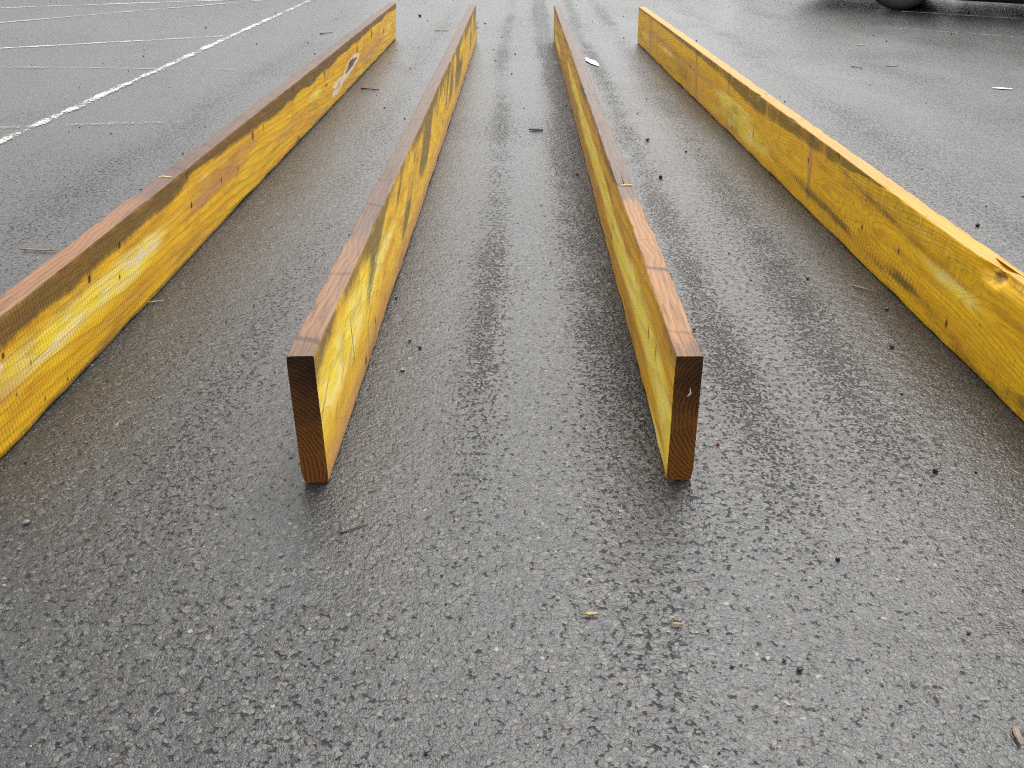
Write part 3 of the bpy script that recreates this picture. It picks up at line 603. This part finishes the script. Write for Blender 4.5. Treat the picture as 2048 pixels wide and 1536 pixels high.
def build_car():
    root = bpy.data.objects.new('parked_car', None); C.objects.link(root)
    d = Vector((.899, -.438, 0)).normalized(); p = Vector((-d.y, d.x, 0))
    o = Vector((3.336, 9.097, 0)) + p * .10
    root.matrix_world = Matrix(((d.x, p.x, 0, o.x), (d.y, p.y, 0, o.y), (0, 0, 1, .0), (0, 0, 0, 1)))
    tag(root, 'dark parked car at the top right corner, only a black tyre and its shadow showing', 'car')
    W, WB, RT = 1.74, 2.58, .315
    arch = lambda cx: [(cx - .39 * math.cos(t), .30 + .39 * math.sin(t)) for t in np.linspace(0, math.pi, 11)]
    prof = [(-.86, .36), (-.80, .20), (-.41, .17)] + arch(0)[1:-1] + [(.41, .15), (WB - .41, .15)] + arch(WB)[1:-1] + [(WB + .41, .18), (WB + .70, .27), (WB + .78, .45), (WB + .76, .78), (WB + .66, .93), (.62, .93), (.20, .90), (-.45, .82), (-.78, .70), (-.88, .55)]
    n = len(prof); V, F = [], []
    cx, cz = WB / 2, .55
    lay = [(0.0, .965), (.03, .99), (.09, 1.), (W - .09, 1.), (W - .03, .99), (W, .965)]
    for y, sc in lay:
        for x, z in prof: V.append((cx + (x - cx) * sc, y - .03, cz + (z - cz) * (sc if z > .4 else 1)))
    for k in range(len(lay) - 1):
        for j in range(n): F.append((k * n + j, k * n + (j + 1) % n, (k + 1) * n + (j + 1) % n, (k + 1) * n + j))
    F.append(tuple(range(n))[::-1]); F.append(tuple(range((len(lay) - 1) * n, len(lay) * n)))
    body = obj('body', mesh('body', V, F, smooth=False), CAR_PAINT, root)
    # cabin, tapered to the roof
    b0 = [(.30, .06), (WB + .62, .06), (WB + .62, W - .12), (.30, W - .12)]; b1 = [(1.05, .22), (WB + .22, .22), (WB + .22, W - .28), (1.05, W - .28)]
    V = [(x, y, .92) for x, y in b0] + [(x, y, 1.43) for x, y in b1] + [((1.05 + WB + .22) / 2 + (x - (1.05 + WB + .22) / 2) * .9, W / 2 - .03 + (y - W / 2 + .03) * .85, 1.47) for x, y in b1]
    F = [(8, 9, 10, 11)]
    for k in (0, 4):
        for j in range(4): F.append((k + j, k + (j + 1) % 4, k + 4 + (j + 1) % 4, k + 4 + j))
    obj('cabin', mesh('cabin', V, F, smooth=False), CAR_PAINT, root)
    def pane(name, q, nrm):
        q = [Vector(v) + Vector(nrm) * .006 for v in q]; r = [v - Vector(nrm) * .012 for v in q]
        return obj(name, mesh(name, q + r, [(0, 1, 2, 3), (7, 6, 5, 4), (0, 4, 5, 1), (1, 5, 6, 2), (2, 6, 7, 3), (3, 7, 4, 0)], False), GLASS, root)
    lerp = lambda a, b, t: tuple(a[i] * (1 - t) + b[i] * t for i in range(3))
    for side, sy in ((0, -1), (1, 1)):
        A, B, T0, T1 = (V[0], V[1], V[4], V[5]) if side == 0 else (V[3], V[2], V[7], V[6])
        for u0, u1 in ((.07, .46), (.50, .92)):
            pane('side_window', [lerp(lerp(A, B, u0), lerp(T0, T1, u0), .10), lerp(lerp(A, B, u1), lerp(T0, T1, u1), .10), lerp(lerp(A, B, u1), lerp(T0, T1, u1), .88), lerp(lerp(A, B, u0), lerp(T0, T1, u0), .88)], (0, sy * .95, .3))
    pane('windscreen', [lerp(lerp(V[0], V[3], .07), lerp(V[4], V[7], .07), .08), lerp(lerp(V[0], V[3], .93), lerp(V[4], V[7], .93), .08), lerp(lerp(V[0], V[3], .93), lerp(V[4], V[7], .93), .92), lerp(lerp(V[0], V[3], .07), lerp(V[4], V[7], .07), .92)], (-.56, 0, .83))
    pane('rear_window', [lerp(lerp(V[1], V[2], .1), lerp(V[5], V[6], .1), .15), lerp(lerp(V[1], V[2], .9), lerp(V[5], V[6], .9), .15), lerp(lerp(V[1], V[2], .9), lerp(V[5], V[6], .9), .9), lerp(lerp(V[1], V[2], .1), lerp(V[5], V[6], .1), .9)], (.78, 0, .62))
    part('underbody', DARK, root, ((WB / 2, W / 2 - .03, .26), (WB / 2 + .55, W / 2 - .12, .05), .02), ((WB / 2, W / 2 - .03, .18), (.86, W / 2 - .05, .075), .02), ((0, W / 2 - .03, .30), (.05, W / 2 - .15, .05), .01), ((WB, W / 2 - .03, .30), (.05, W / 2 - .15, .05), .01))  # low wide floor, shaped to block light under the car
    part('front_bumper', CAR_PAINT, root, ((-.86, W / 2 - .03, .42), (.06, W / 2 - .06, .12), .04)); part('rear_bumper', CAR_PAINT, root, ((WB + .78, W / 2 - .03, .42), (.06, W / 2 - .06, .12), .04))
    for y in (.16, W - .22): part('headlight', LAMP, root, ((-.80, y, .66), (.05, .15, .06), .02)); part('tail_light', TAIL, root, ((WB + .74, y, .76), (.05, .11, .09), .02))
    for y in (-.10, W + .04): part('wing_mirror', CAR_PAINT, root, ((.62, y, .98), (.06, .09, .06), .02))
    for y in (-.035, W - .025):
        for x in (1.28, 2.25): part('door_handle', CAR_PAINT, root, ((x, y, .80), (.09, .018, .018), .006))
    for cx_ in (0, WB):
        for y, sy in ((-.02, 1), (W - .04, -1)):
            w = lathe('wheel', [(.10, .03 * sy), (.205, .02 * sy), (.215, .0), (.27, -.012 * sy), (.298, .0), (.312, .02 * sy), (RT, .05 * sy), (RT, .15 * sy), (.312, .18 * sy), (.298, .2 * sy), (.21, .2 * sy), (.10, .19 * sy)], RUBBER, root); w.location = (cx_, y, RT)
            lathe('rim', [(.208, .005 * sy), (.20, .0), (.188, .006 * sy), (.186, .12 * sy), (.03, .13 * sy)], ALLOY, w)
            for k in range(5):
                t = k * 2 * math.pi / 5; V2, F2 = [], []
                for r_, hw in ((.03, .030), (.10, .024), (.195, .032)):
                    for q in (-1, 1):
                        for yy in (.012, .05): V2.append((r_ * math.cos(t) - q * hw * math.sin(t), yy * sy, r_ * math.sin(t) + q * hw * math.cos(t)))
                for a in (0, 4): F2 += [(a, a + 2, a + 6, a + 4), (a + 1, a + 5, a + 7, a + 3), (a, a + 4, a + 5, a + 1), (a + 2, a + 3, a + 7, a + 6)]
                obj('spoke', mesh('spoke', V2, F2, False), ALLOY, w)
            lathe('hub_cap', [(.045, .008 * sy), (.04, .002 * sy), (.001, .0)], ALLOY, w, 20)
    return root
build_car()

# ------------------------------------------------------------------ puddles, twigs, husks, stones
WATER = NT('rain_water'); WATER.set(Base_Color=(.03, .032, .035), Roughness=.03, IOR=1.33, Alpha=.75); WATER = WATER.m
def puddle(x, y, rx, ry, label, seed):
    t = np.linspace(0, 2 * np.pi, 48, endpoint=False); r = .55 + .9 * fbm(np.cos(t) * 1.6 + 5, np.sin(t) * 1.6 + seed * 3., seed, 3)
    V = [(0, 0, 0)] + [(rx * r[k] * math.cos(t[k]), ry * r[k] * math.sin(t[k]), 0) for k in range(48)]
    o = obj('puddle', mesh('puddle', V, [(0, 1 + k, 1 + (k + 1) % 48) for k in range(48)]), WATER); o.location = (x, y, -.0016)
    return tag(o, label, 'puddle', kind='structure')
puddle(.142, 2.14, .022, .055, 'small bright puddle in the worn track between the two middle boards', 3)
puddle(.128, 1.975, .020, .045, 'nearer small puddle in the worn track between the two middle boards', 4)
puddle(.40, 3.46, .022, .10, 'thin puddle along the right foot of the third board', 5)
TWIG = plain('dark_wet_twig', (.075, .048, .032), .5); TAN = plain('tan_dry_stalk', (.36, .22, .11), .6); HUSK = plain('pale_seed_husk', (.50, .37, .20), .55); WHITE = plain('white_scrap', (.80, .79, .76), .5, .2)
LEAF = plain('brown_wet_leaf', (.16, .095, .06), .45)
def twig(p, q, r, mat, label, bend=.06, name='twig', nub=True):
    p, q = np.array(p), np.array(q); L = np.hypot(*(q - p)); n = 9; rng = np.random.RandomState(int(abs(p[0] * 997 + p[1] * 131)))
    d = (q - p) / L; nr = np.array([-d[1], d[0]]); V, F = [], []
    off = np.cumsum(rng.randn(n)) * bend * L / 6; off -= np.linspace(off[0], off[-1], n)
    def tube(pts, rad):
        k = len(V)
        for a, (c, rr) in enumerate(zip(pts, rad)):
            for j in range(6):
                t = j / 6 * 2 * math.pi; V.append((c[0] + nr[0] * rr * math.cos(t), c[1] + nr[1] * rr * math.cos(t), c[2] + rr * math.sin(t)))
            if a:
                for j in range(6): F.append((k + (a - 1) * 6 + j, k + (a - 1) * 6 + (j + 1) % 6, k + a * 6 + (j + 1) % 6, k + a * 6 + j))
        F.append(tuple(k + j for j in range(6))[::-1]); F.append(tuple(k + (len(pts) - 1) * 6 + j for j in range(6)))
    rad = r * (1.1 - .55 * np.linspace(0, 1, n)) * (1 + .2 * rng.randn(n) * .5)
    pts = [(*(d * L * t + nr * off[k]), r * 1.0 + .0006) for k, t in enumerate(np.linspace(0, 1, n))]
    tube(pts, rad)
    if nub:
        c = pts[4]; tube([(c[0], c[1], c[2]), (c[0] + d[0] * L * .08 + nr[0] * L * .08, c[1] + d[1] * L * .08 + nr[1] * L * .08, c[2] + r * .6), (c[0] + d[0] * L * .16 + nr[0] * L * .12, c[1] + d[1] * L * .16 + nr[1] * L * .12, c[2] + r * .5)], [r * .6, r * .45, r * .25])
    o = obj(name, mesh(name, V, F), mat); o.location = (p[0], p[1], 0)
    return tag(o, label, name.replace('_', ' '), 'twigs and stalks on the asphalt')
twig((-.25, 1.156), (-.212, 1.182), .0014, TWIG, 'dark broken twig on the asphalt below the near end of the second board')
twig((-.255, 1.144), (-.24, 1.133), .0008, TWIG, 'tiny dark twig just under the broken twig near the second board', nub=False)
twig((-1.288, 2.368), (-1.13, 2.36), .0020, TAN, 'pale tan stalk poking out behind the leftmost board', .03, nub=False)
twig((-.762, 4.771), (-.67, 4.741), .0034, TWIG, 'dark straight twig between the two left boards', .02, nub=False)
twig((.84, 2.225), (.881, 2.19), .0020, TAN, 'tan twig lying beside the foot of the rightmost board', .03, nub=False)
twig((-.45, 1.214), (-.442, 1.232), .0009, LEAF, 'tiny brown sliver on the asphalt below the leftmost board', nub=False)
twig((-.466, 1.604), (-.457, 1.621), .0010, TWIG, 'tiny dark sliver left of the second board end', nub=False)
twig((-.845, 2.02), (-.806, 2.04), .0018, HUSK, 'short pale sliver tucked at the foot of the leftmost board', nub=False)
twig((-1.331, 6.736), (-1.263, 6.826), .0040, TWIG, 'dark twig left of the far end of the leftmost board')
twig((-.587, 7.043), (-.49, 7.059), .0024, TAN, 'faint tan stalk between the far ends of the two left boards', nub=False)
twig((.643, .983), (.667, .981), .0006, TWIG, 'thin dark stalk near the lower right edge', nub=False)
twig((1.931, 5.786), (1.977, 5.756), .0028, TWIG, 'short dark twig right of the rightmost board')
def flake(p, q, w, mat, label, name, th=.0012, curl=.002, jag=.15):
    """small curled leaf, husk or scrap with thickness"""
    p, q = np.array(p), np.array(q); L = np.hypot(*(q - p)); d = (q - p) / L; nr = np.array([-d[1], d[0]]); n, m_ = 9, 5
    P = np.zeros((n, m_ * 2, 3)); rng = np.random.RandomState(int(abs(p[0] * 731 + p[1] * 373)))
    for a, t in enumerate(np.linspace(0, 1, n)):
        ww = w * (math.sin(math.pi * min(max(t, .04), .96)) ** .7) * (1 + jag * rng.randn())
        for b_ in range(m_):
            u = (b_ / (m_ - 1) - .5); z = curl * (2 * u) ** 2 + .0008 + curl * .6 * (t - .5) ** 2
            for s_, col in ((1, b_), (0, 2 * m_ - 1 - b_)):
                P[a, col] = (*(d * L * t + nr * ww * u), z + s_ * th)
    o = obj(name, grid_mesh(name, P, wrap=True), mat); o.location = (p[0], p[1], 0)
    return tag(o, label, name.replace('_', ' '))
flake((.098, .987), (.121, .988), .0045, HUSK, 'pale pointed seed husk in the middle of the lower asphalt', 'seed_husk')
flake((.214, .972), (.230, .970), .004, HUSK, 'smaller pale split husk right of the pointed one', 'seed_husk')
flake((.589, .812), (.583, .780), .008, LEAF, 'brown leaf fragment near the lower right corner', 'leaf_fragment')
flake((2.47, 5.155), (2.565, 5.13), .035, WHITE, 'white sliver of litter on the asphalt at the right edge', 'litter_scrap')
flake((.395, 5.92), (.45, 5.62), .045, WHITE, 'white scrap lying against the right side of the third board', 'litter_scrap', jag=.4)
flake((.048, 3.923), (.105, 3.919), .02, DARK, 'black clump of wet moss between the two middle boards', 'moss_clump', .004)
flake((2.255, 6.732), (2.31, 6.739), .02, HUSK, 'tan wood sliver on the asphalt below the parked car', 'wood_sliver')
flake((2.155, 5.853), (2.23, 5.861), .025, LEAF, 'dark leaf scrap right of the rightmost board', 'leaf_fragment')
_ico = None
def ico():
    g = (1 + 5 ** .5) / 2
    V = np.array([(-1, g, 0), (1, g, 0), (-1, -g, 0), (1, -g, 0), (0, -1, g), (0, 1, g), (0, -1, -g), (0, 1, -g), (g, 0, -1), (g, 0, 1), (-g, 0, -1), (-g, 0, 1)], float); V /= np.linalg.norm(V[0])
    F = [(0, 11, 5), (0, 5, 1), (0, 1, 7), (0, 7, 10), (0, 10, 11), (1, 5, 9), (5, 11, 4), (11, 10, 2), (10, 7, 6), (7, 1, 8), (3, 9, 4), (3, 4, 2), (3, 2, 6), (3, 6, 8), (3, 8, 9), (4, 9, 5), (2, 4, 11), (6, 2, 10), (8, 6, 7), (9, 8, 1)]
    return V, F
def ico2():
    V, F = ico(); V = list(map(tuple, V)); mid = {}; G = []
    def m(a, b):
        k = (min(a, b), max(a, b))
        if k not in mid:
            c = (np.array(V[a]) + np.array(V[b])) / 2; V.append(tuple(c / np.linalg.norm(c))); mid[k] = len(V) - 1
        return mid[k]
    for a, b, c in F:
        x, y, z = m(a, b), m(b, c), m(c, a); G += [(a, x, z), (b, y, x), (c, z, y), (x, y, z)]
    return np.array(V), G
I2 = ico2(); I1 = ico()
BLACK = plain('black_grit_stone', (.020, .020, .022), .4, .4, 300); GREYST = plain('blue_grey_stone', (.10, .11, .125), .4, .3, 200); PALEST = plain('pale_stone', (.32, .30, .26), .5, .3, 200); REDBIT = plain('red_plastic_bit', (.30, .035, .03), .5); BROWNST = plain('brown_stone', (.14, .08, .055), .5, .4, 200)
def stone(x, y, r, mat, label, seed, flat=.7):
    V, F = I2; rng = np.random.RandomState(seed); V = V * (1 + .22 * rng.randn(len(V), 1) * .6) * np.array([1, .8, flat]) * r
    o = obj('loose_stone', mesh('loose_stone', V, F, smooth=False), mat); o.location = (x, y, r * flat * .75); o.rotation_euler = (0, 0, rng.rand() * 6)
    return tag(o, label, 'stone', 'loose stones on the asphalt')
for k, a in enumerate([(.712, 1.365, .0055, BLACK, 'largest black stone near the right edge below the rightmost board'), (.476, 1.118, .0038, BLACK, 'black stone on open asphalt below the rightmost board'),
    (.811, 1.864, .0055, BLACK, 'angular black stone close to the foot of the rightmost board'), (.872, 2.076, .005, BLACK, 'black stone just below the tan twig by the rightmost board'),
    (.74, 2.272, .005, BLACK, 'black stone left of the tan twig by the rightmost board'), (-.72, 1.167, .0055, GREYST, 'flat blue grey stone below the leftmost board at left edge'),
    (-.219, 1.847, .0042, BROWNST, 'brown stone just right of the second board near end'), (-.194, 1.811, .004, BLACK, 'black stone beside the brown one right of the second board'),
    (-.219, 1.708, .0055, PALEST, 'pale flat stone right of the second board near end'), (.363, .894, .0045, BLACK, 'black stone low in the picture right of the husks'),
    (.492, 3.223, .008, BLACK, 'black stone midway between the third and rightmost boards'), (-.255, 7.542, .012, PALEST, 'whitish stone beyond the far end of the second board'),
    (-.774, 7.913, .017, BLACK, 'large black lump beyond the far end of the leftmost board'), (.514, 3.786, .008, BROWNST, 'brown stone between the third and rightmost boards'),
    (.362, 1.44, .0034, REDBIT, 'small red bit right of the third board end'), (.21, 3.24, .007, BROWNST, 'brown stone left of the third board'),
    (.239, 1.523, .004, PALEST, 'tiny pale stone left of the third board near end'), (.40, 1.936, .004, BLACK, 'black stone right of the third board near its end'),
    (1.371, 2.748, .007, BLACK, 'black chip at the right edge behind the rightmost board'), (.114, 1.061, .0032, PALEST, 'tiny pale pebble above the pointed husk')]):
    stone(*a, 300 + k, .5 if a[3] in (GREYST, PALEST) else .75)
def grit(count, label, mat, rmin, rmax, seed):
    rng = np.random.RandomState(seed); V0, F0 = I1; F0 = np.array(F0)
    y = .75 + (rng.rand(count) ** 1.4) * 9; x = (rng.rand(count) - .5) * (1.1 * y + .5)
    r = rmin + (rmax - rmin) * rng.rand(count) ** 2.5; r *= .7 + .16 * y
    V = V0[None] * (1 + .25 * rng.randn(count, 12, 1) * .6) * r[:, None, None] * np.array([1, .8, .6])
    a = rng.rand(count) * 6.3; c, s_ = np.cos(a)[:, None], np.sin(a)[:, None]
    X_, Y_ = V[..., 0] * c - V[..., 1] * s_, V[..., 0] * s_ + V[..., 1] * c
    P = np.stack([X_ + x[:, None], Y_ + y[:, None], V[..., 2] + (r * .35)[:, None]], -1).reshape(-1, 3)
    F = (F0[None] + (np.arange(count) * 12)[:, None, None]).reshape(-1, 3)
    return tag(obj('loose_grit', mesh('loose_grit', P, F.tolist(), smooth=False), mat), label, 'grit', kind='stuff')
grit(520, 'black grit scattered over the asphalt', BLACK, .0012, .0042, 11)
grit(170, 'pale grit scattered over the asphalt', PALEST, .0008, .0022, 12)
grit(240, 'brown grit scattered over the asphalt', BROWNST, .0010, .0030, 13)

# ------------------------------------------------------------------ unseen hedges added beyond the frame to darken what the wet ground mirrors
def added_hedge(p, q, h, w, label, seed):
    p, q = np.array(p, float), np.array(q, float); L = np.hypot(*(q - p)); d = (q - p) / L; nr = np.array([-d[1], d[0]]); rng = np.random.RandomState(seed)
    root = bpy.data.objects.new('added_hedge', None); C.objects.link(root); root.location = (p[0], p[1], 0)
    tag(root, label, 'added_hedge', 'unseen hedges added for the wet ground to mirror')
    n = int(L * 900); t = rng.rand(n) * L; u = (rng.rand(n) - .5) * w; z = h * rng.rand(n) ** .6 * (1 + .15 * (fbm(t * .8, 1, seed, 3) - .5)) + .05
    c = np.stack([d[0] * t + nr[0] * u, d[1] * t + nr[1] * u, z], -1)
    a, b = rng.randn(n, 3), rng.randn(n, 3); a /= np.linalg.norm(a, axis=1)[:, None]; b -= (a * b).sum(1)[:, None] * a; b /= np.linalg.norm(b, axis=1)[:, None]
    r = (.05 + .06 * rng.rand(n))[:, None]
    V = np.stack([c - a * r, c + b * r * .5, c + a * r, c - b * r * .5], 1).reshape(-1, 3)
    obj('foliage', mesh('foliage', V, np.arange(n * 4).reshape(-1, 4).tolist(), False), HEDGE_LEAF, root)
    S_, F_ = [], []
    for k in range(int(L / .35)):
        x = k * .35 + rng.rand() * .2; o = len(S_); lx, ly = rng.randn(2) * .15
        for zz, rr in ((0, .03), (h * .45, .022), (h * .9, .008)):
            for j in range(5):
                e = j / 5 * 6.283; S_.append((d[0] * x + rr * math.cos(e) + lx * zz, d[1] * x + rr * math.sin(e) + ly * zz, zz))
        for g in (0, 5):
            for j in range(5): F_.append((o + g + j, o + g + (j + 1) % 5, o + g + 5 + (j + 1) % 5, o + g + 5 + j))
    obj('stems', mesh('stems', S_, F_), TWIG, root)
    return root
HEDGE_LEAF = plain('brown_beech_leaf', (.11, .075, .045), .6, .5, 8)
added_hedge((-22, 17.5), (-3.0, 18.5), 2.0, .9, 'unseen brown hedgerow added beyond the bay lines at the far left', 5)
added_hedge((3.5, 17.0), (18, 12.0), 2.2, .9, 'unseen brown hedgerow added behind the parked car', 6)
added_hedge((-3.0, 18.5), (3.5, 17.6), 1.15, .8, 'unseen low brown hedgerow added to close the far end of the car park', 7)
